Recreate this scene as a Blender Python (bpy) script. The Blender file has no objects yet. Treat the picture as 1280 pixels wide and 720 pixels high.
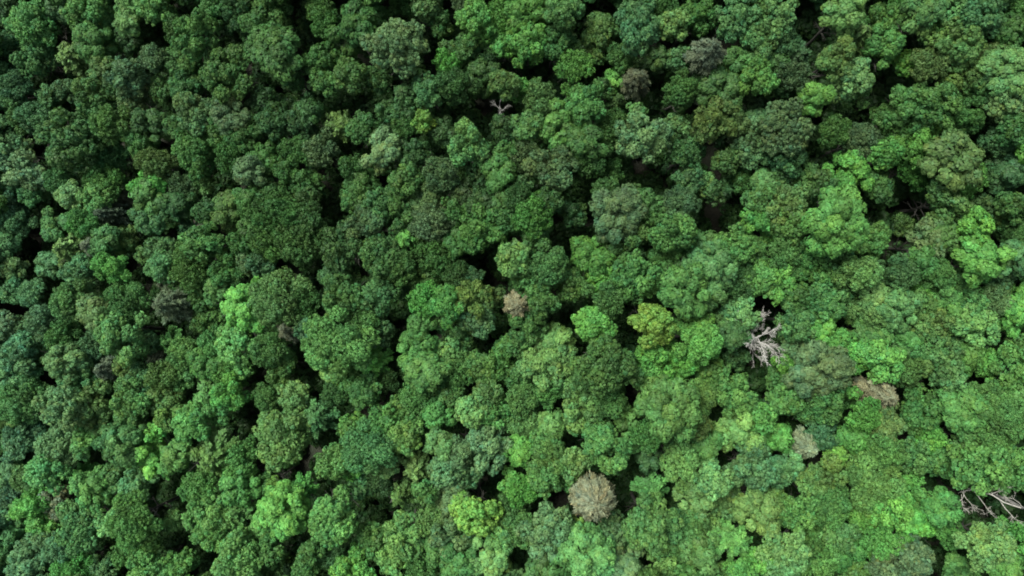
import bpy, math, random
import numpy as np
from mathutils import Vector

rng = np.random.default_rng(11)
random.seed(11)
SC = bpy.context.scene
COL = SC.collection

# ------------------------------------------------------------------ camera
CAM_H = 118.0                  # drone height over the plateau at the right
HFOV = math.radians(70)
W2 = math.tan(HFOV / 2)
cam = bpy.data.cameras.new('camera'); cam.angle = HFOV; cam.clip_end = 3000
camo = bpy.data.objects.new('camera', cam); COL.objects.link(camo)
camo.location = (0, 0, CAM_H); camo.rotation_euler = (0, 0, 0)
SC.camera = camo

def sstep(a, b, x):
    t = np.clip((x - a) / (b - a), 0, 1)
    return t * t * (3 - 2 * t)

def ground(x, y):
    """height of the forest floor: a plateau that falls away to the west"""
    z = -25 * sstep(5, -100, x) - 5 * sstep(0, -60, y) * sstep(20, -60, x)
    z = z + 1.2 * np.sin(x * .06 + 1) * np.cos(y * .075) + .6 * np.sin(x * .15 + y * .11)
    return z

def spot(px, py, h):
    """ground point of a tree whose crown centre (h above ground) is seen at photo pixel px,py"""
    x = y = 0.0
    for _ in range(12):
        d = CAM_H - (float(ground(x, y)) + h)
        x = (px - 640) / 640 * W2 * d
        y = -(py - 360) / 640 * W2 * d
    return x, y, d

# ------------------------------------------------------------------ materials
def new_mat(name):
    m = bpy.data.materials.new(name); m.use_nodes = True
    nt = m.node_tree; nt.nodes.clear()
    out = nt.nodes.new('ShaderNodeOutputMaterial')
    return m, nt, out

def leaf_material():
    m, nt, out = new_mat('foliage')
    N, L = nt.nodes.new, nt.links.new
    at = N('ShaderNodeAttribute'); at.attribute_name = 'tint'
    oi = N('ShaderNodeObjectInfo')
    mx = N('ShaderNodeMix'); mx.data_type = 'RGBA'; mx.blend_type = 'MULTIPLY'; mx.inputs[0].default_value = 1
    L(at.outputs['Color'], mx.inputs[6]); L(oi.outputs['Color'], mx.inputs[7])
    # slow natural mottling of the leaf colour through the wood
    geo = N('ShaderNodeNewGeometry')
    nz = N('ShaderNodeTexNoise'); nz.inputs['Scale'].default_value = .8; nz.inputs['Detail'].default_value = 3
    L(geo.outputs['Position'], nz.inputs['Vector'])
    rp = N('ShaderNodeMapRange'); rp.inputs[1].default_value = .3; rp.inputs[2].default_value = .7
    rp.inputs[3].default_value = .78; rp.inputs[4].default_value = 1.22
    L(nz.outputs['Fac'], rp.inputs[0])
    m2 = N('ShaderNodeVectorMath'); m2.operation = 'SCALE'
    L(mx.outputs[2], m2.inputs[0]); L(rp.outputs[0], m2.inputs['Scale'])
    b = N('ShaderNodeBsdfPrincipled'); b.inputs['Roughness'].default_value = .6
    b.inputs['Specular IOR Level'].default_value = .18
    L(m2.outputs[0], b.inputs['Base Color'])
    tr = N('ShaderNodeBsdfTranslucent')
    m3 = N('ShaderNodeVectorMath'); m3.operation = 'MULTIPLY'; m3.inputs[1].default_value = (1.1, 1.25, .6)
    L(m2.outputs[0], m3.inputs[0]); L(m3.outputs[0], tr.inputs['Color'])
    ms = N('ShaderNodeMixShader'); ms.inputs[0].default_value = .22
    L(b.outputs[0], ms.inputs[1]); L(tr.outputs[0], ms.inputs[2]); L(ms.outputs[0], out.inputs['Surface'])
    return m

def bark_material(name, c0, c1):
    m, nt, out = new_mat(name)
    N, L = nt.nodes.new, nt.links.new
    tc = N('ShaderNodeTexCoord')
    mp = N('ShaderNodeMapping'); mp.inputs['Scale'].default_value = (6, 6, 1.5)
    nz = N('ShaderNodeTexNoise'); nz.inputs['Scale'].default_value = 2; nz.inputs['Detail'].default_value = 6
    L(tc.outputs['Object'], mp.inputs[0]); L(mp.outputs[0], nz.inputs['Vector'])
    cr = N('ShaderNodeValToRGB'); cr.color_ramp.elements[0].color = (*c0, 1); cr.color_ramp.elements[1].color = (*c1, 1)
    cr.color_ramp.elements[0].position = .3; cr.color_ramp.elements[1].position = .7
    L(nz.outputs['Fac'], cr.inputs[0])
    b = N('ShaderNodeBsdfPrincipled'); b.inputs['Roughness'].default_value = .9
    bp = N('ShaderNodeBump'); bp.inputs['Strength'].default_value = .5
    L(nz.outputs['Fac'], bp.inputs['Height']); L(bp.outputs[0], b.inputs['Normal'])
    L(cr.outputs[0], b.inputs['Base Color']); L(b.outputs[0], out.inputs['Surface'])
    return m

def floor_material():
    m, nt, out = new_mat('forest_floor')
    N, L = nt.nodes.new, nt.links.new
    geo = N('ShaderNodeNewGeometry')
    n1 = N('ShaderNodeTexNoise'); n1.inputs['Scale'].default_value = .35; n1.inputs['Detail'].default_value = 8
    n2 = N('ShaderNodeTexVoronoi'); n2.inputs['Scale'].default_value = 3
    L(geo.outputs['Position'], n1.inputs['Vector']); L(geo.outputs['Position'], n2.inputs['Vector'])
    cr = N('ShaderNodeValToRGB')
    e = cr.color_ramp.elements
    e[0].position = .35; e[0].color = (.012, .02, .008, 1)
    e[1].position = .7; e[1].color = (.020, .019, .012, 1)
    L(n1.outputs['Fac'], cr.inputs[0])
    b = N('ShaderNodeBsdfPrincipled'); b.inputs['Roughness'].default_value = .95
    bp = N('ShaderNodeBump'); bp.inputs['Strength'].default_value = .6; bp.inputs['Distance'].default_value = .1
    L(n2.outputs['Distance'], bp.inputs['Height']); L(bp.outputs[0], b.inputs['Normal'])
    L(cr.outputs[0], b.inputs['Base Color']); L(b.outputs[0], out.inputs['Surface'])
    return m

M_LEAF = leaf_material()
M_BARK = bark_material('bark', (.020, .022, .016), (.048, .050, .038))
M_DEAD = bark_material('dead_wood', (.24, .24, .21), (.52, .52, .47))
M_GREYWOOD = bark_material('grey_wood', (.11, .112, .10), (.27, .275, .25))
M_BOUGH = bark_material('weathered_wood', (.16, .155, .13), (.40, .40, .35))
M_FLOOR = floor_material()

# ------------------------------------------------------------------ mesh helpers
def raw_mesh(name, verts, quads, mat, tint=None):
    me = bpy.data.meshes.new(name)
    nv, nq = len(verts), len(quads)
    me.vertices.add(nv); me.vertices.foreach_set('co', np.asarray(verts, np.float32).ravel())
    me.loops.add(nq * 4); me.loops.foreach_set('vertex_index', np.asarray(quads, np.int32).ravel())
    me.polygons.add(nq)
    me.polygons.foreach_set('loop_start', np.arange(0, nq * 4, 4, dtype=np.int32))
    if tint is not None:
        a = me.attributes.new('tint', 'FLOAT_COLOR', 'POINT')
        c = np.ones((nv, 4), np.float32); c[:, :3] = tint
        a.data.foreach_set('color', c.ravel())
    me.materials.append(mat)
    me.update(calc_edges=True); me.validate()
    return me

def unit(v):
    return v / (np.linalg.norm(v, axis=-1, keepdims=True) + 1e-9)

def sphere_dirs(n):
    return unit(rng.normal(size=(n, 3)))

def leaves_from(P, Nn, size, aspect=1.5, along=None, ajit=1.0, njit=.5):
    """kite shaped leaf sprays at P facing Nn; returns verts (n*4,3), quads"""
    n = len(P)
    Nn = unit(Nn + rng.normal(size=(n, 3)) * njit)
    if along is None:
        along = rng.normal(size=(n, 3))
    else:
        along = along + rng.normal(size=(n, 3)) * ajit
    T = unit(along - Nn * np.sum(along * Nn, 1, keepdims=True))
    B = np.cross(Nn, T)
    s = (size * rng.uniform(.65, 1.35, n))[:, None] * .5
    l = s * aspect
    # a kite with its middle lifted a little so that it shades like a small spray
    v = np.stack([P - T * l, P + B * s + T * l * .1 - Nn * s * .25, P + T * l, P - B * s + T * l * .1 - Nn * s * .25], 1)
    return v.reshape(-1, 3), np.arange(n * 4).reshape(n, 4)

def tint_for(n, clump_id, nclump, lobe=None, amp=.22, hue=.1):
    if lobe is None: lobe = np.zeros(nclump, int)
    lg = 1 + rng.normal(size=lobe.max() + 1) * .10; lh = rng.normal(size=lobe.max() + 1) * hue * .8
    g = (1 + rng.normal(size=nclump) * amp * .9) * lg[lobe]
    h = rng.normal(size=nclump) * hue + lh[lobe]
    gl = g[clump_id] * (1 + rng.normal(size=n) * amp)
    gl = np.clip(gl, .4, 1.9)
    hl = h[clump_id] + rng.normal(size=n) * hue * .6
    t = np.stack([gl * (1 + hl * 1.3), gl, gl * (1 - hl)], 1)
    return np.repeat(np.clip(t, .15, 2.4), 4, axis=0)

def crown_data(R, kind, lod=1.0):
    """leaves of one broadleaf crown, centre of the dome at the origin"""
    flat = rng.uniform(.95, 1.3)
    nl = int({'round': 9, 'spiky': 10, 'fine': 7}[kind] * (R / 2.6) ** 1.1) + 3
    # lobes: centres spread over the dome, some pushed out, some sunk
    cand = []
    sx, sy = rng.uniform(.82, 1.15, 2)
    ga = 2.39996; off = rng.uniform(0, 6.28)
    ph = rng.uniform(0, 6.28, 3)
    for i in range(nl):
        u = (i + .5) / nl
        z = 1 - 1.2 * u
        rr = math.sqrt(max(0, 1 - min(1, abs(z)) ** 2))
        a = off + i * ga
        rl = R * rng.uniform(.24, .42) * (1.0 if R < 3 else .82)
        if kind == 'fine': rl *= 1.2
        wob = 1 + .10 * math.sin(2 * a + ph[0]) + .08 * math.sin(3 * a + ph[1]) + .05 * math.sin(5 * a + ph[2])
        d = np.array([math.cos(a) * rr * sx * wob, math.sin(a) * rr * sy * wob, z * flat]) + rng.normal(size=3) * .13
        cand.append((d * (R - rl * .75) * rng.uniform(.86, 1.1), rl))
    cand.append((np.zeros(3), R * .5))
    C = np.array([c[0] for c in cand]); RL = np.array([c[1] for c in cand])
    rc = {'round': .44, 'spiky': .42, 'fine': .36}[kind] * lod
    P = []; D = []; LI = []
    for i in range(len(C)):
        n = max(7, int(4 * math.pi * RL[i] ** 2 / (rc * rc * 2.1)))
        # evenly spread heads so that each stands clear of its neighbours
        ii = np.arange(n) + .5
        zz = 1 - 2 * ii / n; aa = ii * ga * 1.0 + rng.uniform(0, 6.28)
        rq = np.sqrt(1 - zz ** 2)
        d = unit(np.stack([rq * np.cos(aa), rq * np.sin(aa), zz], 1) + rng.normal(size=(n, 3)) * .5 / math.sqrt(n))
        d = d[d[:, 2] > -.6]; n = len(d)
        p = C[i] + d * RL[i] * rng.uniform(.62, 1.18, n)[:, None]
        ok = np.ones(n, bool)
        for j in range(len(C)):
            if j != i: ok &= np.linalg.norm(p - C[j], axis=1) > RL[j] * .72
        P.append(p[ok]); D.append(d[ok]); LI.append(np.full(ok.sum(), i))
    P = np.concatenate(P); D = np.concatenate(D); LI = np.concatenate(LI)
    D = unit(D + unit(P + np.array([0, 0, R * .4])) * .7 + np.array([0, 0, .35]))
    nc = len(P)
    rcs = rc * rng.uniform(.55, 1.2, nc)
    k = {'round': 30, 'spiky': 26, 'fine': 36}[kind]
    cid = np.repeat(np.arange(nc), k)
    d = sphere_dirs(nc * k)
    dd = D[cid]
    flip = np.sum(d * dd, 1) < -.05
    d[flip] *= -1
    d = d * np.array([1, 1, .75])
    p = P[cid] + d * rcs[cid][:, None] * rng.uniform(.8, 1.08, nc * k)[:, None]
    if kind == 'spiky':
        out = unit(P * np.array([1, 1, .3]) + 1e-6) + np.array([0, 0, -.45])
        v, q = leaves_from(p, d * .5 + dd * .6, .24 * lod, 1.8, along=out[cid], ajit=.6, njit=.25)
        t = tint_for(len(p), cid, nc, LI, .11, .05)
    elif kind == 'fine':
        v, q = leaves_from(p, d, .16 * lod, 1.7, njit=.45)
        t = tint_for(len(p), cid, nc, LI, .09, .04)
    else:
        v, q = leaves_from(p, d + np.array([0, 0, .25]), .235 * lod, 1.4, njit=.32)
        t = tint_for(len(p), cid, nc, LI, .115, .06)
    return v, q, t

def conifer_data(R, H, tiers, nb, droop, leaf=.10, asp=4.2, dens=1.0, col=.05):
    """whorled conifer top, apex near the origin, running down H"""
    P = []; A = []; Nn = []; cid = []
    ci = 0
    for t in range(tiers):
        f = (t + .3) / tiers
        z = -H * f + H * .45
        rr = R * (f ** .62) * rng.uniform(.85, 1.12)
        m = int(nb * (0.55 + .6 * f))
        a0 = rng.uniform(0, 6.28)
        for b in range(m):
            a = a0 + b * 6.283 / m + rng.normal() * .14
            L = rr * rng.uniform(.72, 1.15)
            n = int((26 + 46 * L) * dens)
            s = rng.uniform(.08, 1, n) ** .75
            base = np.array([math.cos(a), math.sin(a), 0])
            side = np.array([-math.sin(a), math.cos(a), 0])
            w = (.34 * L) * (1 - s * .7) * rng.normal(size=n) * .42
            p = base * (s * L)[:, None] + side * w[:, None]
            p[:, 2] = z + (.25 * s - droop * s ** 2) * L + rng.normal(size=n) * .10
            P.append(p)
            A.append(np.tile(base + np.array([0, 0, -.15]), (n, 1)) + side * np.sign(w)[:, None] * .7)
            Nn.append(np.tile(np.array([0, 0, 1.]) + base * .5, (n, 1)))
            cid.append(np.full(n, ci)); ci += 1
    P = np.concatenate(P); A = np.concatenate(A); Nn = np.concatenate(Nn); cid = np.concatenate(cid)
    v, q = leaves_from(P, Nn, leaf, asp, along=A, ajit=.35, njit=.45)
    return v, q, tint_for(len(P), cid, ci, None, .2, .04)

def dome_data(R, n=9000):
    """a dense rounded treetop of fine twigs combed outwards and down from its tip"""
    d = sphere_dirs(n); d[:, 2] = np.where(d[:, 2] < -.3, -d[:, 2], d[:, 2])
    az = np.arctan2(d[:, 1], d[:, 0])
    ridge = .07 * np.sin(az * 11 + 3 * d[:, 2]) + .06 * np.sin(az * 5 + 9 * d[:, 2] + 1) + .05 * np.sin(d[:, 2] * 23 + az * 3)
    p = d * (1 + ridge + rng.normal(size=n) * .05)[:, None] * np.array([R, R * .95, R * 1.35])
    al = np.stack([d[:, 0], d[:, 1], -.5 * np.ones(n)], 1)
    v, q = leaves_from(p, d + np.array([0, 0, .3]), .13, 3.6, along=al, ajit=.35, njit=.4)
    cid = (np.floor((az + 3.15) * 4).astype(int) * 6 + np.floor((d[:, 2] + 1) * 2.9).astype(int))
    return v, q, tint_for(n, cid, cid.max() + 1, None, .16, .06)

# ---- tubes for trunks, limbs, dead wood
def tube(pts, rad, sides=6):
    pts = [Vector(p) for p in pts]
    V = []; Q = []
    up = Vector((.13, .21, .97)).normalized()
    for i, p in enumerate(pts):
        d = (pts[min(i + 1, len(pts) - 1)] - pts[max(i - 1, 0)]).normalized()
        x = d.cross(up)
        if x.length < .1: x = d.cross(Vector((1, 0, 0)))
        x.normalize(); y = d.cross(x)
        for k in range(sides):
            a = 6.28318 * k / sides
            V.append(tuple(p + (x * math.cos(a) + y * math.sin(a)) * rad[i]))
    for i in range(len(pts) - 1):
        for k in range(sides):
            a = i * sides + k; b = i * sides + (k + 1) % sides
            Q.append((a, b, b + sides, a + sides))
    return V, Q

def join(parts):
    V = []; Q = []
    for v, q in parts:
        o = len(V); V += list(v); Q += [tuple(i + o for i in f) for f in q]
    return V, Q

def wiggle(p0, d0, length, n, jit, bend=(0, 0, 0)):
    p = Vector(p0); d = Vector(d0).normalized(); out = [p.copy()]
    for i in range(n):
        d = (d + Vector([random.gauss(0, jit) for _ in range(3)]) + Vector(bend)).normalized()
        p = p + d * (length / n); out.append(p.copy())
    return out

def branchy(p0, d0, length, r0, depth, parts, bend=(0, 0, .02), jit=.14, nsub=(3, 5), spread=.75, rmin=.018):
    n = max(4, int(length / .35))
    pts = wiggle(p0, d0, length, n, jit, bend)
    rad = [max(rmin, r0 * (1 - .8 * i / n)) for i in range(n + 1)]
    parts.append(tube(pts, rad, 6 if r0 > .08 else 4))
    if depth <= 0: return
    for k in range(random.randint(*nsub)):
        t = random.uniform(.25, .97); i = min(n - 1, int(t * n))
        d = (pts[i + 1] - pts[i]).normalized()
        s = Vector([random.gauss(0, 1) for _ in range(3)]); s = (s - d * s.dot(d)).normalized()
        dd = (d + s * spread * random.uniform(.6, 1.3)).normalized()
        branchy(pts[i], dd, length * random.uniform(.3, .6), rad[i] * .6, depth - 1, parts, bend, jit, nsub, spread, rmin)

def tube_mesh(name, parts, mat):
    V, Q = join(parts)
    me = raw_mesh(name, V, Q, mat)
    me.polygons.foreach_set('use_smooth', [True] * len(me.polygons))
    return me

def trunk_mesh(seed):
    random.seed(seed)
    H = 14.0; parts = []
    pts = wiggle((0, 0, -.6), (0, 0, 1), H, 10, .05, (0, 0, .05))
    parts.append(tube(pts, [.30 * (1 - .07 * i) + (.12 if i == 0 else 0) for i in range(11)], 8))
    for k in range(9):
        i = random.randint(5, 9)
        a = k * 2.4 + random.random()
        branchy(pts[i], (math.cos(a), math.sin(a), .9), random.uniform(2, 3), .11, 1, parts, (0, 0, .03), .1, (2, 3), .6, .02)
    return tube_mesh('trunk', parts, M_BARK)

# ------------------------------------------------------------------ libraries
SIZES = [1.55, 2.2, 3.0, 4.0]
NVAR = {'round': 4, 'spiky': 3, 'fine': 3}
LIB = {}
for kind in NVAR:
    for s in SIZES:
        for v in range(NVAR[kind]):
            LIB[(kind, s, v)] = [crown_data(s, kind), None]
LOW = [crown_data(s, k, 2.2) for s in (2.2, 3.0) for k in ('round', 'round', 'fine', 'spiky')]
LOWS = [crown_data(1.6, k, 2.0) for k in ('round', 'fine', 'round')]
print({s: len(LIB[('round', s, 0)][0][1]) for s in SIZES}, [len(l[1]) for l in LOW])
STAR = [[conifer_data(2.3, 3.2, 6, 8, .34, .24, 1.8, 1.0), None] for _ in range(4)]
DOME = [dome_data(2.2), None]
PINE = [[conifer_data(2.3, 5.0, 8, 13, .30), None] for _ in range(3)] + [[conifer_data(2.0, 6.2, 11, 12, .42), None] for _ in range(2)]
TRUNKS = [trunk_mesh(100 + i) for i in range(4)]
print('lib quads', sum(len(v[0][1]) for v in LIB.values()))

def mesh_of(entry, name):
    if entry[1] is None:
        v, q, t = entry[0]
        entry[1] = raw_mesh(name, v, q, M_LEAF, t)
    return entry[1]

# ------------------------------------------------------------------ colours (linear albedo at lightness 5)
HUE = {
    'd': (.034, .098, .025), 'm': (.041, .118, .026), 'l': (.058, .145, .036),
    'b': (.050, .160, .028), 'y': (.074, .162, .026), 'o': (.052, .116, .026),
    'g': (.055, .122, .040), 't': (.040, .115, .034), 'n': (.084, .130, .062),
}
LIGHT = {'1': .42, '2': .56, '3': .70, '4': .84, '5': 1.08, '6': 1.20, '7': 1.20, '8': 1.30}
WORD = {'d': 'deep green', 'm': 'mid green', 'l': 'light green', 'b': 'fresh green', 'y': 'yellow-green',
        'o': 'olive green', 'g': 'grey-green', 't': 'blue-green', 'n': 'grey-brown'}
GAIN = 1.0

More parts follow.
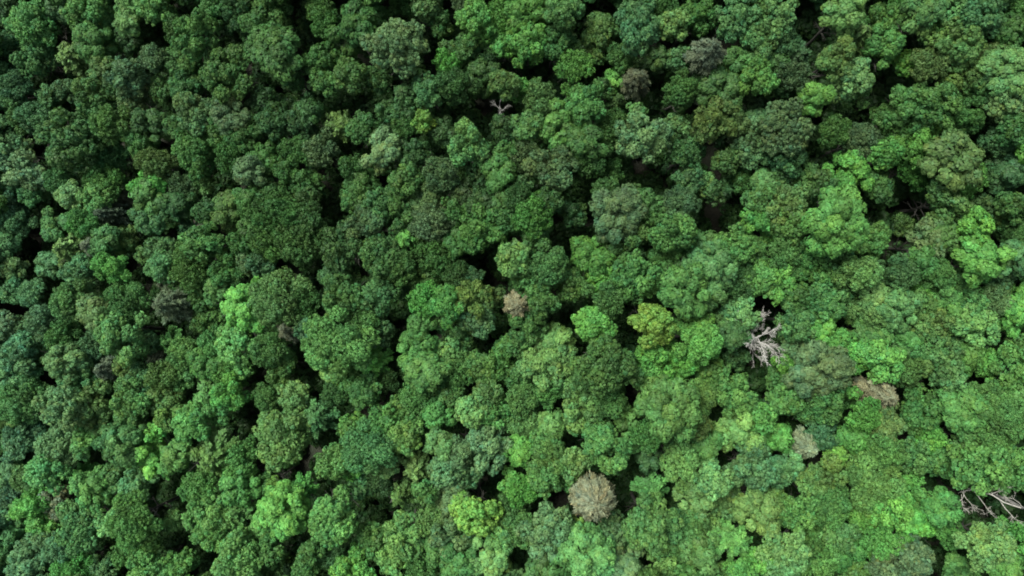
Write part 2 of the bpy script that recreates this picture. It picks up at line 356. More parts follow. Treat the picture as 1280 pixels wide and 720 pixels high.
# ------------------------------------------------------------------ the survey: crowns read off the photo, three to a pixel, by tile
TILES = {
(0, 0): """40,40,50,d3 130,95,82,m5 150,215,75,m4 268,210,66,l5W 240,30,55,t3 48,205,70,t3 70,320,62,t3 340,50,72,m5 372,160,76,m4
490,30,52,l5 592,48,60,l5 480,92,44,l4 500,150,50,d2 655,105,52,m3F 752,140,80,m4 805,30,58,m4 890,60,62,d3 945,95,45,m4 392,262,52,o4
580,212,55,g4 490,300,72,g4 360,370,72,m4 512,372,60,g4 605,340,48,m4 700,250,66,m3 702,330,60,d3 862,280,88,m4 180,372,46,d4
262,342,46,d3 90,440,56,l4 20,480,50,d3 182,462,72,t4F 270,530,105,m3 430,462,72,o4 580,470,62,d3 545,530,54,m4 420,580,60,t4
742,430,76,g4 862,440,60,g4 690,482,56,m3 920,540,60,m3 740,570,80,m4 592,622,66,o4 60,570,72,t4 110,650,72,g4 232,672,50,t4F
400,692,70,m5F 572,695,60,b5 30,690,50,d3 870,610,60,m4 762,690,40,l5 170,702,46,l5 690,692,50,g3 942,640,55,g4 830,505,50,m4 20,380,45,t3""",
(320, 0): """70,50,76,m4 230,40,62,m5 272,102,50,m5 380,110,88,m3 530,180,98,g6! 90,205,104,m4! 125,300,88,m3 250,230,60,m4 262,312,50,m4
350,290,60,m4 460,292,50,d4 530,28,62,m4F 640,30,62,l4 780,15,52,g3F 690,100,56,m3 820,88,66,b5 930,58,60,b5 926,160,60,b5 700,170,35,l5
720,240,46,b6F 782,180,56,m3 870,222,38,d2 740,322,72,m3 842,290,66,m3 932,320,56,m4 560,368,46,t4 642,340,60,t5 630,452,36,y6
570,440,40,m4 482,418,48,t3 558,492,40,m4 790,545,76,l6! 330,468,60,l5W 402,492,60,m4 482,560,76,g5 250,570,60,g5 150,560,56,m4
172,470,60,d3 60,470,60,d3 92,400,52,d3 205,420,48,d3 30,598,52,m4 112,640,46,m4 30,662,54,l5 190,690,56,m4 342,632,60,m4 402,690,55,m4
562,680,56,m5 702,650,72,g4 602,590,60,d3 912,650,60,m4 700,500,50,d3 832,662,46,d2 930,482,50,d3 945,572,45,m4 30,382,50,d2""",
(640, 0): """60,60,80,b4 60,170,70,b5 190,40,76,l4 342,85,70,m5 322,155,70,o4 160,160,72,m4 230,262,62,b4 392,215,50,m5 270,400,82,m5
100,380,60,l4 90,328,36,m4 20,330,50,b4 470,100,78,t5 602,100,60,l5 560,28,60,m4 680,60,66,m4 832,60,78,t5 742,190,74,n4P! 622,222,50,t5
540,222,40,m4 380,305,38,b7 470,300,60,n3P 398,375,34,o4P 460,422,32,l5 610,350,86,m5 782,340,70,m4 912,300,70,b5 932,170,76,l5 842,230,46,m4
935,30,52,m5 760,460,86,o4 490,520,82,g6 612,480,50,l5 642,582,70,m4 180,480,82,m5 60,470,60,m5 262,530,70,m4 382,480,60,m4 150,640,82,g4
40,590,56,g4 290,600,60,m4 392,640,50,m4 880,530,86,g5 800,602,50,m4 450,710,50,m4 350,712,50,m4 732,690,36,l5 660,680,50,t4 862,680,50,m4
942,690,50,l5 30,700,50,d4 930,450,56,t4 340,330,36,m4""",
(960, 0): """50,60,86,l6 50,160,70,t5 195,20,36,d4 272,70,82,l5 342,125,70,l5W 450,90,82,m5 430,182,70,m5 502,250,60,b5 572,50,82,m5 682,50,70,l5
640,112,56,b6 790,62,82,t5 902,40,70,m5 890,115,60,m4 690,180,82,o5 592,242,60,o5 722,290,76,o5 822,222,60,o4 902,270,92,l6 880,370,80,l6
120,205,60,g4W 250,222,70,o5 292,292,80,l6 322,342,60,l6 172,372,70,b5 92,282,56,g4 30,340,50,d3 60,500,104,g4! 60,612,80,d4 240,490,64,m4
332,522,76,g4 520,412,76,m5 430,442,60,m4 622,402,82,m5 702,470,70,m5 592,470,60,b4 420,582,60,b5 540,562,76,b5 682,602,92,o5! 540,650,62,b4
732,672,60,b5 300,662,76,b5 170,682,60,m4 60,700,60,m4 402,692,50,m5 832,542,76,t4 912,482,60,m4 902,642,82,t4 822,662,42,d3 772,362,50,m4 20,242,50,m4""",
(0, 240): """30,40,56,t3 70,112,60,t4 280,20,50,l5 130,20,46,m4 220,112,76,m4 322,112,60,b4F 352,30,56,m5 402,82,60,n2P 472,20,46,n2P 570,30,56,m5 572,102,60,t4
470,182,56,o5 402,182,50,m4 240,212,66,l5W 342,202,50,n3P 202,292,66,m4 40,202,56,m4 60,285,50,o4 310,302,60,t5 430,290,60,b5F 540,252,48,o4
692,132,38,t5W 620,228,64,t4 622,285,58,t5 672,50,60,d3 780,80,50,d3 862,70,66,o4 932,30,50,m4 772,132,42,n2P 782,190,76,m4 740,262,88,m4
852,290,60,m4 902,202,50,m4 935,272,46,g5 945,135,40,m4 700,352,50,m3 620,345,44,n2P 630,425,76,n3P! 752,400,54,m4 822,362,56,m5 825,460,36,m5 752,490,56,m4
922,430,84,b8S! 130,385,46,t5F 60,372,50,t4 170,480,60,g4 262,402,70,m4 362,450,56,o4 470,420,76,m4 460,530,88,m5 250,540,70,m4 350,582,60,t3
560,562,46,t4 642,552,76,b5W 702,602,60,m5 822,570,70,m5 780,642,60,m4 902,582,76,l5 690,682,60,l5 872,682,70,m5 30,500,56,g4 90,602,72,t4 40,672,56,t4
180,592,50,m3 262,632,76,o4 300,702,60,t4 402,662,64,n2P 482,652,48,o3 542,702,60,t4 622,692,56,o4 20,590,46,t2 112,690,50,t4 90,512,46,m3 20,352,42,m3 580,632,40,n2P""",
(320, 240): """90,90,98,m4 55,185,80,m4 192,142,80,m3 162,205,80,m4 30,262,56,t4 200,30,60,d3 70,20,60,m3 372,30,70,m4 470,52,60,l4 412,122,66,g4
542,62,72,m4 662,52,82,g5F 662,122,80,g5F 570,172,54,b7W 330,212,82,d3 470,242,92,m4 545,285,66,m4 270,322,66,d3 330,392,76,m4 462,392,60,t4 552,382,48,t3
100,402,104,l5 20,385,52,b5 192,402,60,m3 30,455,50,b5 120,512,60,n3P 190,512,40,t4 60,590,76,m4 100,652,70,m4 310,568,112,l6! 278,642,72,l6 432,650,78,b6W
402,490,60,m4 462,522,58,d4 332,682,60,m5 852,142,92,m4 772,192,60,m4 682,242,82,m4 640,332,60,m4 760,302,56,m3 640,402,64,b5! 722,422,78,b4! 812,402,72,o5!
832,472,66,t5 702,472,60,m5 950,262,72,l6! 900,382,38,o4 622,502,60,m4 770,540,58,m4 612,602,82,m5 642,682,70,m5 742,612,70,l5 742,692,60,m4 842,640,72,m4
912,662,56,m5 945,580,50,m5 500,702,48,d3 850,50,60,d3 780,20,50,d3 932,40,50,m4 932,112,50,m4 820,312,36,t3 740,70,50,m4""",
(640, 240): """70,90,82,b4 82,162,60,m4 30,20,50,d4 140,30,50,d3 232,82,60,d3 392,80,104,g4! 422,152,72,m4 500,50,60,m4 622,50,76,g4 770,18,66,d3
600,150,92,m5 582,242,60,m5 730,212,60,m5 930,30,60,m5 892,122,82,b5 842,202,70,m5 902,222,60,m5 742,280,92,t5 640,372,92,m5! 600,332,60,m6 722,392,72,m5
460,322,82,m5 462,240,44,d4W 300,242,76,b4 332,312,60,b5 20,230,46,l6 130,272,76,m5 50,312,72,m5 222,352,56,m4 350,402,60,m5 25,420,60,n7P! 100,402,76,m4
70,490,70,m3 312,500,76,b5 388,470,42,m3 520,500,78,y5! 160,572,82,l5 112,650,72,l5 182,632,60,l5 350,650,118,m4! 252,702,50,m4 520,612,56,b5
510,692,56,b5 620,642,72,b5 682,512,72,b5 702,572,82,b6 832,450,82,l5 860,332,60,m4 932,332,60,b5 830,540,60,d4 832,622,50,d4 742,682,60,m5 20,562,50,m4 20,692,50,m4""",
(960, 240): """50,40,76,o5 80,122,60,o5 240,100,124,b7S! 20,152,50,b5 60,232,60,m5 20,332,66,b6 160,272,76,m5 242,242,70,m5 372,182,76,m5 332,312,76,l6
100,402,60,m4 212,382,76,m5 420,20,60,m3 480,112,48,o3 480,302,60,t4 660,40,82,o5 790,62,50,t4 862,92,60,m4 912,60,60,m4 922,152,50,m4 760,140,76,b7!
780,262,88,b7! 702,272,60,l6 592,190,82,g5 652,172,50,o5 562,272,60,m5 622,312,66,m5 912,252,76,t5 870,322,50,t5 540,382,60,b5 402,390,56,l6 372,460,82,l5
482,440,72,l5 202,442,70,m5 100,492,76,m5 192,532,76,b5 272,562,50,b5 382,540,82,m5 330,612,70,b7! 412,622,76,b7! 100,602,60,g5 50,632,50,b6 182,662,98,g4!
40,702,50,m5 570,432,60,o5 592,512,72,o5 530,540,56,m5 650,402,66,m6 742,402,66,m6 842,402,60,g5 762,502,88,l6 900,362,46,b6W 922,440,70,b6 880,485,50,b6 560,592,82,m5
650,582,66,l6 640,662,82,m5 520,662,66,m4 842,602,56,b6W 820,652,50,b7 902,662,82,m5 932,562,54,m4 742,622,60,m5""",
(0, 480): """90,60,82,m4 20,20,42,t3 240,92,78,g5! 20,122,46,y3 20,212,50,m4 100,202,76,t3 350,72,70,o4 382,125,60,o4 402,30,56,m4 500,52,66,m4 620,40,60,o4
640,102,60,o4 485,132,60,m4 470,222,82,m4 230,232,76,g5F 332,192,60,m5 332,252,50,m4 590,182,38,b6 570,262,66,b7S 620,332,60,b6W 662,272,56,m5 520,372,60,t5
430,352,50,m4 730,142,76,m5 790,42,92,m5W 862,30,60,b5 820,82,60,m5 800,272,88,l4W 920,272,72,m5 872,222,48,m4 902,372,70,m5 740,392,58,m4 310,342,50,b6W
362,392,72,m5 180,332,60,m5 60,322,60,t3 110,352,46,o4 40,402,56,t2 130,442,62,b5F 210,432,66,n3 70,472,32,l5 160,522,50,b5 20,512,42,t4 60,562,56,m3
172,570,34,y3 240,602,56,t3 320,542,82,m4 430,512,56,l5 520,512,82,m5! 542,582,60,m4 480,622,56,m4 650,502,48,l5 730,502,76,m5W 820,472,76,m5 882,482,66,m5W
800,572,76,m5 690,662,60,m5 902,660,92,l5 932,592,50,m4 140,650,82,t4 40,622,60,m3 50,692,50,m4 290,682,72,b4 402,682,56,m3 572,682,66,m5 260,480,44,m4""",
(320, 480): """50,40,60,m4 140,40,50,l5 400,40,82,m4 290,30,50,d4 110,190,104,l4 230,130,78,t5W 372,160,66,m5 430,240,88,t6F! 482,140,60,m5 552,92,60,m5 620,50,60,m5
690,112,60,m5 562,192,60,o5 295,295,60,l6 360,322,40,b5 600,318,60,l6W 500,302,42,l5 740,40,50,m4 822,92,66,l6 902,102,72,m5 870,30,56,m4 690,222,50,l4 772,242,70,g5
872,232,82,g5 722,322,66,g5 732,402,66,g5 790,342,44,t5 640,402,46,m4 825,480,76,y7! 945,362,60,b5 110,465,100,b6S! 172,392,52,b7W 75,370,30,y4 30,380,42,m4
300,500,102,m5! 390,382,44,t4 480,372,42,d3 530,432,66,m4W 560,562,76,l5 650,512,56,l5 442,572,60,m5 510,642,60,l5 380,692,72,b7 322,692,44,b6 660,622,70,m4
740,562,82,g4 762,652,72,m4 932,560,66,l5 870,662,72,l6 50,622,72,m4 200,622,60,m4 190,692,50,m4 270,642,50,d3 620,692,56,m5 30,520,44,l5 940,452,44,m4 60,695,44,m4 120,290,56,m4""",
(640, 480): """30,60,60,m5 120,40,66,m5 270,70,88,l5 370,60,60,m4 430,122,46,m5 40,142,56,l5 140,162,60,m5 340,220,92,m5! 30,242,60,b5 140,262,88,m5 230,292,60,l5
130,372,82,m5 30,392,60,b5 205,342,48,m5 570,90,108,m5! 520,192,60,m4 450,222,36,l5 610,182,60,m4 700,50,72,o5 830,50,76,m5 840,180,82,l6 720,232,60,m5
700,160,50,o4 930,122,60,b5 935,210,50,b5 510,272,46,t4 300,420,84,n6B! 255,525,32,y5 630,292,76,l6 740,350,78,l6! 690,422,76,l6 792,432,60,l6 520,400,76,l6W 890,310,88,t5
920,472,70,o6 515,525,88,m5 592,522,60,t6 690,552,82,m5 702,622,66,m5 580,642,66,l5 370,532,60,g4 402,592,46,m4 270,630,94,l6S! 130,532,76,g5 120,602,60,g5 20,532,60,m5
430,692,82,g5 120,702,60,m4 840,590,72,b5W 870,692,60,b5 940,642,54,b5 805,705,42,m5""",
(960, 480): """60,60,60,m5 180,60,92,m5 130,112,60,m5 310,40,46,m5 430,40,76,n7P! 150,240,58,n6P 200,190,54,t4 40,192,66,b5 320,192,60,b5 350,102,60,b5 430,142,76,o5
270,272,50,b6W 430,242,76,m5 560,92,72,m4 590,192,60,b6 720,90,92,m5 800,42,80,m5 860,132,92,m5 740,182,76,m5 920,60,60,m5 90,302,44,l6 190,352,76,o5 380,362,92,l6F
520,372,46,b6 540,272,66,m5 640,282,60,m5 780,310,88,m6 880,272,80,m5 850,372,60,m6 930,332,56,m5 30,322,60,t5 20,452,60,o6 110,472,76,m5 220,462,72,m5 170,542,60,m5
450,462,76,b6 350,492,60,b6 520,522,76,b6 420,582,76,b6 620,452,76,m5 650,542,76,m5 800,590,104,l7! 270,562,60,m5 290,622,72,m5 180,652,76,m6 60,620,82,l7 50,685,60,l6
500,662,104,g4! 320,702,60,m4 720,702,60,m5 910,562,60,b5F 950,602,50,b5 880,672,60,b5""",
}

trees = []
for (tx, ty), s in TILES.items():
    for w in s.split():
        x, y, r, c = w.split(',')
        top = c.endswith('!'); c = c.rstrip('!')
        trees.append(dict(x=tx + float(x) / 3, y=ty + float(y) / 3, r=float(r) / 3, hue=c[0], li=c[1], kind=c[2:], top=top))
print('surveyed crowns', len(trees))

# ------------------------------------------------------------------ labels
SPECIAL = {   # landmark trees: photo position -> own label, how others refer to it
    (647, 380): ('pale straw-grey spiky treetop, seen straight down near the middle of the forest', 'the pale spiky treetop at centre'),
    (740, 620): ('straw-brown domed tree standing out beside a black gap', 'the straw-brown domed tree'),
    (813, 407): ('small rounded yellow-green tree beside a dark hollow', 'the rounded yellow-green tree'),
    (307, 383): ('brilliant lime green tree, brightest crown in the left half', 'the brilliant lime green tree'),
    (1040, 273): ('broad bright green tree with layered shingled leaves and dark lower edge', 'the broad shingled bright tree'),
    (1103, 493): ('dry straw-coloured treetop right of the bleached dead tree', 'the dry straw-coloured treetop'),
    (595, 640): ('yellow-tipped tree among greener crowns near the lower middle', 'the yellow-tipped tree'),
    (357, 635): ('large vivid green tree with feathery shingled leaves in lower left', 'the feathery vivid green tree'),
    (1227, 677): ('pale green cauliflower-shaped dome near the bottom right corner', 'the pale cauliflower-shaped dome'),
    (210, 382): ('grey-brown conifer left of the brilliant lime green tree', 'the grey-brown conifer'),
    (887, 63): ('olive-grey drooping conifer in a green canopy near the top edge', 'the olive-grey drooping conifer'),
    (583, 182): ('round fresh green tree standing proud amid darker crowns', 'the round fresh green tree'),
    (497, 60): ('big silvery grey-green dome beside a black gap near top', 'the silvery grey-green dome'),
    (463, 560): ('smooth fine-leaved blue-green crown with soft outline', 'the smooth blue-green crown'),
    (767, 102): ('tiny acid green sapling beside a dark grey conifer', 'the tiny acid green sapling'),
    (530, 151): ('little yellow-green treetop between dark trees', 'the little yellow treetop'),
    (1010, 560): ('small dead-brown treetop in a shaded hollow', 'the dead-brown treetop'),
}
MARKS = {k: v[1] for k, v in SPECIAL.items()}
MARKS.update({
    (956, 430): 'the bleached dead tree', (1240, 630): 'the bare fallen-looking boughs',
    (450, 125): 'the widest black gap near top', (597, 325): 'the black hollow left of centre',
    (893, 268): 'the black hollow right of centre', (1112, 285): 'the dark cleft at right',
    (196, 45): 'the black gap at upper left', (300, 530): 'the dark gap at lower left',
    (418, 262): 'the narrow dark pit', (1060, 142): 'the dark cleft at upper right',
    (38, 312): 'the dark cleft by the left edge', (390, 480): 'the long dark gap at middle left',
    (0, 0): 'the top left corner', (1280, 0): 'the top right corner', (0, 720): 'the bottom left corner',
    (1280, 720): 'the bottom right corner', (640, 0): 'the middle of the top edge', (640, 720): 'the middle of the bottom edge',
    (0, 430): 'the middle of the left edge', (1280, 400): 'the middle of the right edge', (205, 615): 'the small pit at bottom left',
})
DIRS = ['right of', 'above right of', 'above', 'above left of', 'left of', 'below left of', 'below', 'below right of']
ORD = ['', 'second nearest ', 'third nearest ', 'fourth nearest ', 'fifth nearest ', 'sixth nearest ', 'seventh nearest ', 'eighth nearest ']

def look(t):
    sz = 'small ' if t['r'] < 17.5 else ('large ' if t['r'] > 27 else '')
    w = WORD[t['hue']]
    shape = {'spiky': 'feathery', 'star': 'star-shaped', 'fine': 'smooth', 'round': 'lumpy'}.get(t['kind2'], '')
    nm = 'conifer' if t['kind2'] == 'pine' else 'tree'
    return (sz + w + ' ' + (shape + ' ' if shape else '') + nm)

def make_labels(ts):
    groups = {}
    for t in ts:
        best = None
        for k, v in SPECIAL.items():
            d = math.hypot(t['x'] - k[0], t['y'] - k[1])
            if d < 12 and (best is None or d < best[0]): best = (d, v[0], k)
        if best and best[2] not in [q.get('sp') for q in ts]:
            t['label'] = best[1]; t['sp'] = best[2]; continue
        c = sorted((math.hypot(t['x'] - mx, t['y'] - my), (mx, my), w) for (mx, my), w in MARKS.items()
                   if math.hypot(t['x'] - mx, t['y'] - my) > 9)[0]
        a = math.degrees(math.atan2(-(t['y'] - c[1][1]), t['x'] - c[1][0]))
        k = int(round(a / 45)) % 8
        groups.setdefault((look(t), k, c[2]), []).append((c[0], t))
    for (lk, k, w), g in groups.items():
        g.sort(key=lambda q: q[0])
        for i, (d, t) in enumerate(g):
            prep = DIRS[k] + ' ' + w
            if 'corner' in w or 'edge' in w: prep = 'near ' + w if False else DIRS[k] + ' ' + w
            t['label'] = ORD[min(i, 7)] + lk + ' ' + prep

# ------------------------------------------------------------------ build trees
GAPS = '''196,46,14,12 375,28,12,14 480,15,10,10 450,125,28,13 540,50,12,10 675,93,12,8 760,8,20,8 820,130,10,8 790,222,22,7 955,128,14,6
1008,20,13,16 1062,140,28,11 1015,195,16,9 1105,95,12,12 1215,185,9,7 63,257,14,6 38,312,12,18 178,338,10,9 229,405,12,8 415,262,18,11
598,325,24,10 625,350,12,10 392,348,8,8 500,395,12,8 511,375,6,10 553,413,12,8 597,432,18,7 390,475,15,8 385,455,8,10 722,290,16,9
715,388,11,9 779,415,13,18 895,268,30,13 1105,272,11,18 1245,427,18,7 293,535,22,9 208,613,16,11 206,633,9,9
133,683,12,7 120,565,4,9 258,697,11,11 355,588,18,8 445,508,14,6 432,622,8,7 482,638,10,6 612,595,14,10 565,535,14,5 370,673,10,6
782,595,22,11 690,622,13,6 645,700,8,8 992,530,10,8 1212,622,12,9 1240,640,16,8 1190,685,16,6 1270,682,8,6
70,350,6,8 410,215,14,8 355,120,9,8 940,285,8,6 735,250,10,8'''
GAPS += ' 954,432,20,25 1232,628,30,14 1250,632,28,14'
GAPS = [tuple(map(float, g.split(','))) for g in GAPS.split()]
for t in trees:                       # crowns keep clear of the openings in the canopy
    if t['hue'] == 'n' and t['top']: continue
    for gx_, gy_, ga_, gb_ in GAPS:
        dx, dy = t['x'] - gx_, t['y'] - gy_
        d = math.hypot(dx, dy) + 1e-6
        gr = 1 / math.hypot(dx / d / ga_, dy / d / gb_)
        ov = gr + t['r'] * 1.05 - d
        if ov > 0:
            if t['top']: ov *= .4
            sh = min(ov * .5, t['r'] * .3); t['r'] -= sh
            mv = min(ov - sh, 7); t['x'] += dx / d * mv; t['y'] += dy / d * mv

for i, t in enumerate(trees):
    rr = np.random.default_rng(int(t['x'] * 37 + t['y'] * 101))
    t['rr'] = rr
    k = t['kind']
    t['kind2'] = {'S': 'spiky', 'F': 'fine', 'W': 'star', 'P': 'pine', 'B': 'pine'}.get(k) or rr.choice(['round', 'round', 'round', 'fine', 'spiky'])
    big = t['r'] / 25
    h = 15.5 + 1.6 * (big - 1) * 2 + rr.normal() * 1.35 + (2.0 if t['top'] else 0) - (2.2 if t['li'] in '12' else .8 if t['li'] == '3' else 0)
    if k == 'P': h += 1.5
    if t['hue'] == 'n' and t['li'] == '2': h -= .5
    x, y, d = spot(t['x'], t['y'], h)
    t.update(wx=x, wy=y, h=h, R=t['r'] * 1.04 / 640 * W2 * d, gz=float(ground(x, y)))

def crown_choice(t):
    rr = t['rr']
    if t['kind2'] == 'pine':
        e = PINE[int(rr.integers(0, 3)) if t['kind'] == 'P' else 3]
        if t['x'] > 1050 and t['hue'] == 'n': e = PINE[0]
        s = t['R'] / 2.2 * (.80 if t['kind'] == 'B' else 1)
        if t['kind'] == 'B' and t['x'] < 800: e = DOME
        return e, s, s * 1.15
    if t['kind2'] == 'star': return STAR[int(rr.integers(0, 4))], t['R'] / 2.1, t['R'] / 2.1
    S = min(SIZES, key=lambda q: abs(math.log(q / t['R'])))
    v = int(rr.integers(0, NVAR[t['kind2']]))
    s = t['R'] / S
    return LIB[(t['kind2'], S, v)], s, s * float(rr.uniform(.85, 1.15))

def colour_of(t):
    rr = t['rr']
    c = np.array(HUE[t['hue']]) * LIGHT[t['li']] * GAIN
    c = c * (.95 + .20 * float(sstep(450, 30, t['x'])) + .17 * float(sstep(450, 1200, t['x'])) * float(sstep(100, 550, t['y'])) + .36 * float(sstep(230, 600, t['y'])) * (1 - .6 * float(sstep(500, 1100, t['x']))))  # broad light and shade painted into the leaf colour, dimmer towards the top
    if t['kind'] == 'B' or (t['hue'] == 'n' and t['li'] == '7'): c = np.array((.138, .162, .080))
    wst = float(sstep(230, 0, t['x']))          # pale bluish air haze over the west side, painted into the leaf colour
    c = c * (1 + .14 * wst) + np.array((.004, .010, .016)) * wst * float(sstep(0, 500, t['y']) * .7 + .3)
    c = c * (1 + rr.normal(size=3) * np.array([.06, .03, .05])) * (1 + rr.normal() * .06)
    c = c * np.array([1.04, .97, 1.08])
    return np.clip(c, .004, .6)

order = sorted(trees, key=lambda t: -(t['r'] + (20 if t['kind2'] == 'pine' or t['top'] or t['hue'] == 'y' or math.hypot(t['x'] - 767, t['y'] - 102) < 8 else 0)))
broad = [t for t in order if t['kind2'] != 'pine']
pines = [t for t in order if t['kind2'] == 'pine']
single = broad[:300] + pines
rest = broad[300:]
make_labels(single)

def place_tree(t):
    e, s, sz = crown_choice(t)
    pine = t['kind2'] == 'pine'
    root = bpy.data.objects.new('conifer_tree' if pine else 'broadleaf_tree', None)
    root.empty_display_size = .5
    root.location = (t['wx'], t['wy'], t['gz']); root.rotation_euler = (0, 0, float(t['rr'].uniform(0, 6.28)))
    root['label'] = t['label']; root['category'] = 'conifer' if pine else 'tree'
    root['group'] = 'conifers among the broadleaf trees' if pine else 'broadleaf trees of the forest canopy'
    COL.objects.link(root)
    cr = bpy.data.objects.new('crown', mesh_of(e, 'crown')); cr.parent = root
    cr.location = (0, 0, t['h']); cr.scale = (s * float(t['rr'].uniform(.9, 1.08)), s * float(t['rr'].uniform(.84, 1.12)), sz)
    if not pine: cr.rotation_euler = (float(t['rr'].normal() * .16), float(t['rr'].normal() * .16), 0)
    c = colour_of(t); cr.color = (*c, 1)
    COL.objects.link(cr)
    tk = bpy.data.objects.new('trunk', TRUNKS[int(t['rr'].integers(0, 4))]); tk.parent = root
    w = max(.6, t['R'] / 2.8) * (.45 if pine else 1)
    tk.scale = (w, w, (t['h'] + (1.5 if pine else 0)) / 14); COL.objects.link(tk)

for t in single: place_tree(t)

class Bag:
    def __init__(s): s.V = []; s.Q = []; s.T = []; s.n = 0
    def add(s, data, loc, rz, sc, col, keep=1.0):
        v, q, t = data
        if keep < 1:
            nl = len(q); m = rng.random(nl) < keep
            v = v.reshape(-1, 4, 3)[m].reshape(-1, 3); t = t.reshape(-1, 4, 3)[m].reshape(-1, 3)
            q = np.arange(len(v)).reshape(-1, 4)
        c, sn = math.cos(rz), math.sin(rz)
        w = v * np.array(sc)
        w = np.stack([w[:, 0] * c - w[:, 1] * sn, w[:, 0] * sn + w[:, 1] * c, w[:, 2]], 1) + np.array(loc)
        s.V.append(w); s.Q.append(q + s.n); s.T.append(t * np.array(col)); s.n += len(w)
    def build(s, name):
        me = raw_mesh(name, np.concatenate(s.V), np.concatenate(s.Q), M_LEAF, np.concatenate(s.T))
        o = bpy.data.objects.new(name, me); COL.objects.link(o); return o

bag = Bag()
for t in rest:
    e, s, sz = crown_choice(t)
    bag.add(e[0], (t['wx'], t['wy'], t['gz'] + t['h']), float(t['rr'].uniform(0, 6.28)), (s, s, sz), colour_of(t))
# the wood goes on beyond the frame
hues = 'mmmldgtob'
EX = 0
gx = np.arange(-150, 151, 4.6)
for a in gx:
    for b in np.arange(-110, 111, 4.6):
        x = a + rng.normal() * 1.1; y = b + rng.normal() * 1.1
        g = float(ground(x, y)); h = 15.5 + rng.normal() * 1.3
        d = CAM_H - g - h
        px = x / (W2 * d) * 640; py = y / (W2 * d) * 640
        if abs(px) < 656 and abs(py) < 376: continue
        if abs(px) > 820 or abs(py) > 540: continue
        hu = hues[int(rng.integers(0, len(hues)))]
        f = {True: '3', False: '5'}[x < -30]
        bag.add(LOW[int(rng.integers(0, 8))], (x, y, g + h), rng.uniform(0, 6.28), (1.1, 1.1, 1.1),
                np.array(HUE[hu]) * LIGHT[f] * rng.uniform(.85, 1.1) * GAIN)
        EX += 1
o = bag.build('forest_trees')
o['kind'] = 'stuff'; o['label'] = 'smaller green crowns filling the spaces between the larger trees'; o['category'] = 'forest'
print('individual', len(single), 'rest', len(rest), 'outside', EX, 'stuff quads', len(o.data.polygons))

# understorey: low shrubs and saplings on the floor, hidden but for the gaps
bag = Bag()
for a in np.arange(-135, 136, 3.5):
    for b in np.arange(-92, 93, 3.5):
        x = a + rng.normal() * 1.2; y = b + rng.normal() * 1.2
        g = float(ground(x, y))
        bag.add(LOWS[int(rng.integers(0, 3))], (x, y, g + rng.uniform(1.0, 5.0)), rng.uniform(0, 6.28), (1.1, 1.1, .9),
                np.array(HUE['d']) * .6 * rng.uniform(.7, 1.2), .7)
o = bag.build('understorey_shrubs')
o['kind'] = 'stuff'; o['label'] = 'dark low shrubs on the shaded forest floor in the gaps'; o['category'] = 'undergrowth'
print('shrub quads', len(o.data.polygons))

# ------------------------------------------------------------------ dead trees
def dead_tree(px, py, h, label, seed, R, nlimb, mat, name='dead_tree', depth=3, cat='dead tree', lean=(0, 0)):
    random.seed(seed)
    x, y, d = spot(px, py, h)
    root = bpy.data.objects.new(name, None); root.location = (x, y, float(ground(x, y))); root.empty_display_size = .5
    root['label'] = label; root['category'] = cat; COL.objects.link(root)
    H = h + R * .2
    pts = wiggle((0, 0, -.5), (lean[0] * .02, lean[1] * .02, 1), H, 12, .03, (0, 0, .05))
    me = tube_mesh('trunk', [tube(pts, [max(.04, .26 - .019 * i) for i in range(13)], 8)], mat)
    o = bpy.data.objects.new('trunk', me); o.parent = root; COL.objects.link(o)
    for k in range(nlimb):
        i = 8 + int(k * 4.9 / nlimb)
        a = k * 2.4 + random.uniform(-.4, .4); up = .15 + .3 * (i - 8)
        parts = []
        p0 = Vector(pts[i])
        branchy(p0, (math.cos(a) + lean[0], math.sin(a) + lean[1], up), R * random.uniform(.75, 1.1), .06, depth, parts, (0, 0, .005), .085, (5, 6), .62, .011)
        me = tube_mesh('limb', parts, mat)
        lo = bpy.data.objects.new('limb', me); lo.parent = root; COL.objects.link(lo)
    return root

dead_tree(960, 426, 17.0, 'bleached leafless dead tree with spreading white twigs among green crowns', 5, 3.8, 11, M_DEAD)
dead_tree(620, 137, 15.0, 'thin grey leafless treetop between dark green crowns above centre', 8, 1.8, 4, M_GREYWOOD, depth=2)
dead_tree(492, 632, 14.5, 'tiny bare grey twigs poking out of a dark gap in lower middle', 9, 1.5, 4, M_GREYWOOD, name='dead_snag', depth=1)

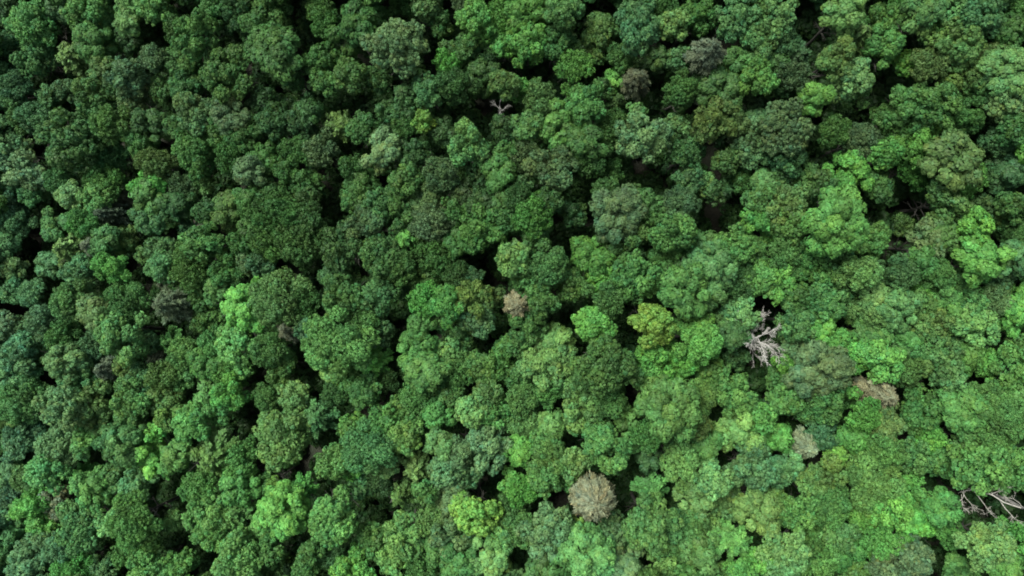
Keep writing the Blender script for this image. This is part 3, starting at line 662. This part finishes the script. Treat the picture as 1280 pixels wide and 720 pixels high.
# long bare boughs reaching in from the right edge, over a dark gap
def bough_tree():
    random.seed(21)
    h = 16.8
    x, y, d = spot(1292, 640, h)
    m = W2 * d / 640
    root = bpy.data.objects.new('dead_tree', None); root.location = (x, y, float(ground(x, y))); root.empty_display_size = .5
    root['label'] = 'bare grey boughs of a dead tree reaching in from the right edge'; root['category'] = 'dead tree'
    COL.objects.link(root)
    P = lambda px, py, z: Vector(((px - 1292) * m, -(py - 640) * m, z))
    tr = tube([(0, 0, -.5), (.1, 0, 6), (0, .1, 12), P(1290, 640, 14.5), P(1286, 637, 16.5)], [.34, .28, .24, .2, .1], 8)
    o = bpy.data.objects.new('trunk', tube_mesh('trunk', [tr], M_GREYWOOD)); o.parent = root; COL.objects.link(o)
    lines = [
        ([(1291, 641), (1276, 636), (1262, 631), (1250, 623), (1238, 618), (1227, 616), (1216, 618)], .17),
        ([(1227, 616), (1232, 625), (1238, 634), (1243, 641), (1248, 644)], .10),
        ([(1216, 618), (1213, 624), (1209, 628), (1204, 631)], .08),
        ([(1214, 620), (1216, 627), (1221, 633), (1224, 638)], .08),
        ([(1213, 623), (1211, 631), (1211, 638)], .06),
        ([(1250, 623), (1257, 618), (1265, 613)], .07),
        ([(1262, 631), (1266, 640), (1272, 647), (1277, 652)], .10),
        ([(1291, 641), (1284, 633), (1275, 627), (1268, 626)], .08),
    ]
    for pl, r in lines:
        n = len(pl); parts = []
        pts = [P(a, b, 14.8 + .5 * math.sin(i * .9) + .12 * i) for i, (a, b) in enumerate(pl)]
        parts.append(tube(pts, [.68 * r * (1 - .6 * i / (n - 1)) for i in range(n)], 6))
        for q in range(9):
            i = random.randint(n // 2, n - 1); dd = pts[i] - pts[i - 1]
            branchy(pts[i], dd.normalized() + Vector([random.gauss(0, .7) for _ in range(3)]), random.uniform(.5, 1.4), r * .25, 1, parts, (0, 0, 0), .15, (2, 4), .8, .015)
        lo = bpy.data.objects.new('limb', tube_mesh('limb', parts, M_BOUGH)); lo.parent = root; COL.objects.link(lo)
bough_tree()

# ------------------------------------------------------------------ the forest floor
n = 121
xs = np.sign(np.linspace(-1, 1, n)) * np.abs(np.linspace(-1, 1, n)) ** 2.2 * 1500
X, Y = np.meshgrid(xs, xs)
Z = ground(X, Y)
V = np.stack([X, Y, Z], -1).reshape(-1, 3)
I = np.arange(n * n).reshape(n, n)
Q = np.stack([I[:-1, :-1], I[:-1, 1:], I[1:, 1:], I[1:, :-1]], -1).reshape(-1, 4)
g = bpy.data.objects.new('ground', raw_mesh('ground', V, Q, M_FLOOR)); g['kind'] = 'structure'; COL.objects.link(g)
g.data.polygons.foreach_set('use_smooth', [True] * len(g.data.polygons))

# ------------------------------------------------------------------ light
SUN_DIR = Vector((-.42, .40, 1.0)).normalized()     # towards the sun: from the upper left of the picture
el = math.asin(SUN_DIR.z); az = math.atan2(SUN_DIR.x, SUN_DIR.y)
w = bpy.data.worlds.new('World'); SC.world = w; w.use_nodes = True
nt = w.node_tree; bg = nt.nodes['Background']
sky = nt.nodes.new('ShaderNodeTexSky'); sky.sky_type = 'NISHITA'; sky.sun_disc = False
sky.sun_elevation = el; sky.sun_rotation = az; sky.dust_density = 3; sky.air_density = 1
hs = nt.nodes.new('ShaderNodeHueSaturation'); hs.inputs['Saturation'].default_value = .45
nt.links.new(sky.outputs[0], hs.inputs['Color']); nt.links.new(hs.outputs[0], bg.inputs[0]); bg.inputs[1].default_value = .085
sl = bpy.data.lights.new('sun', 'SUN'); sl.energy = 2.7; sl.angle = math.radians(20); sl.color = (1, .96, .9)
so = bpy.data.objects.new('sun', sl); COL.objects.link(so)
so.rotation_euler = SUN_DIR.to_track_quat('Z', 'Y').to_euler(); so.location = (0, 0, 200)

SC.render.engine = 'CYCLES'
SC.cycles.max_bounces = 5; SC.cycles.filter_width = 1.85; SC.cycles.diffuse_bounces = 3; SC.cycles.glossy_bounces = 1; SC.cycles.transmission_bounces = 2
SC.view_settings.view_transform = 'Standard'; SC.view_settings.look = 'None'
SC.view_settings.exposure = 1.5; SC.view_settings.gamma = 1
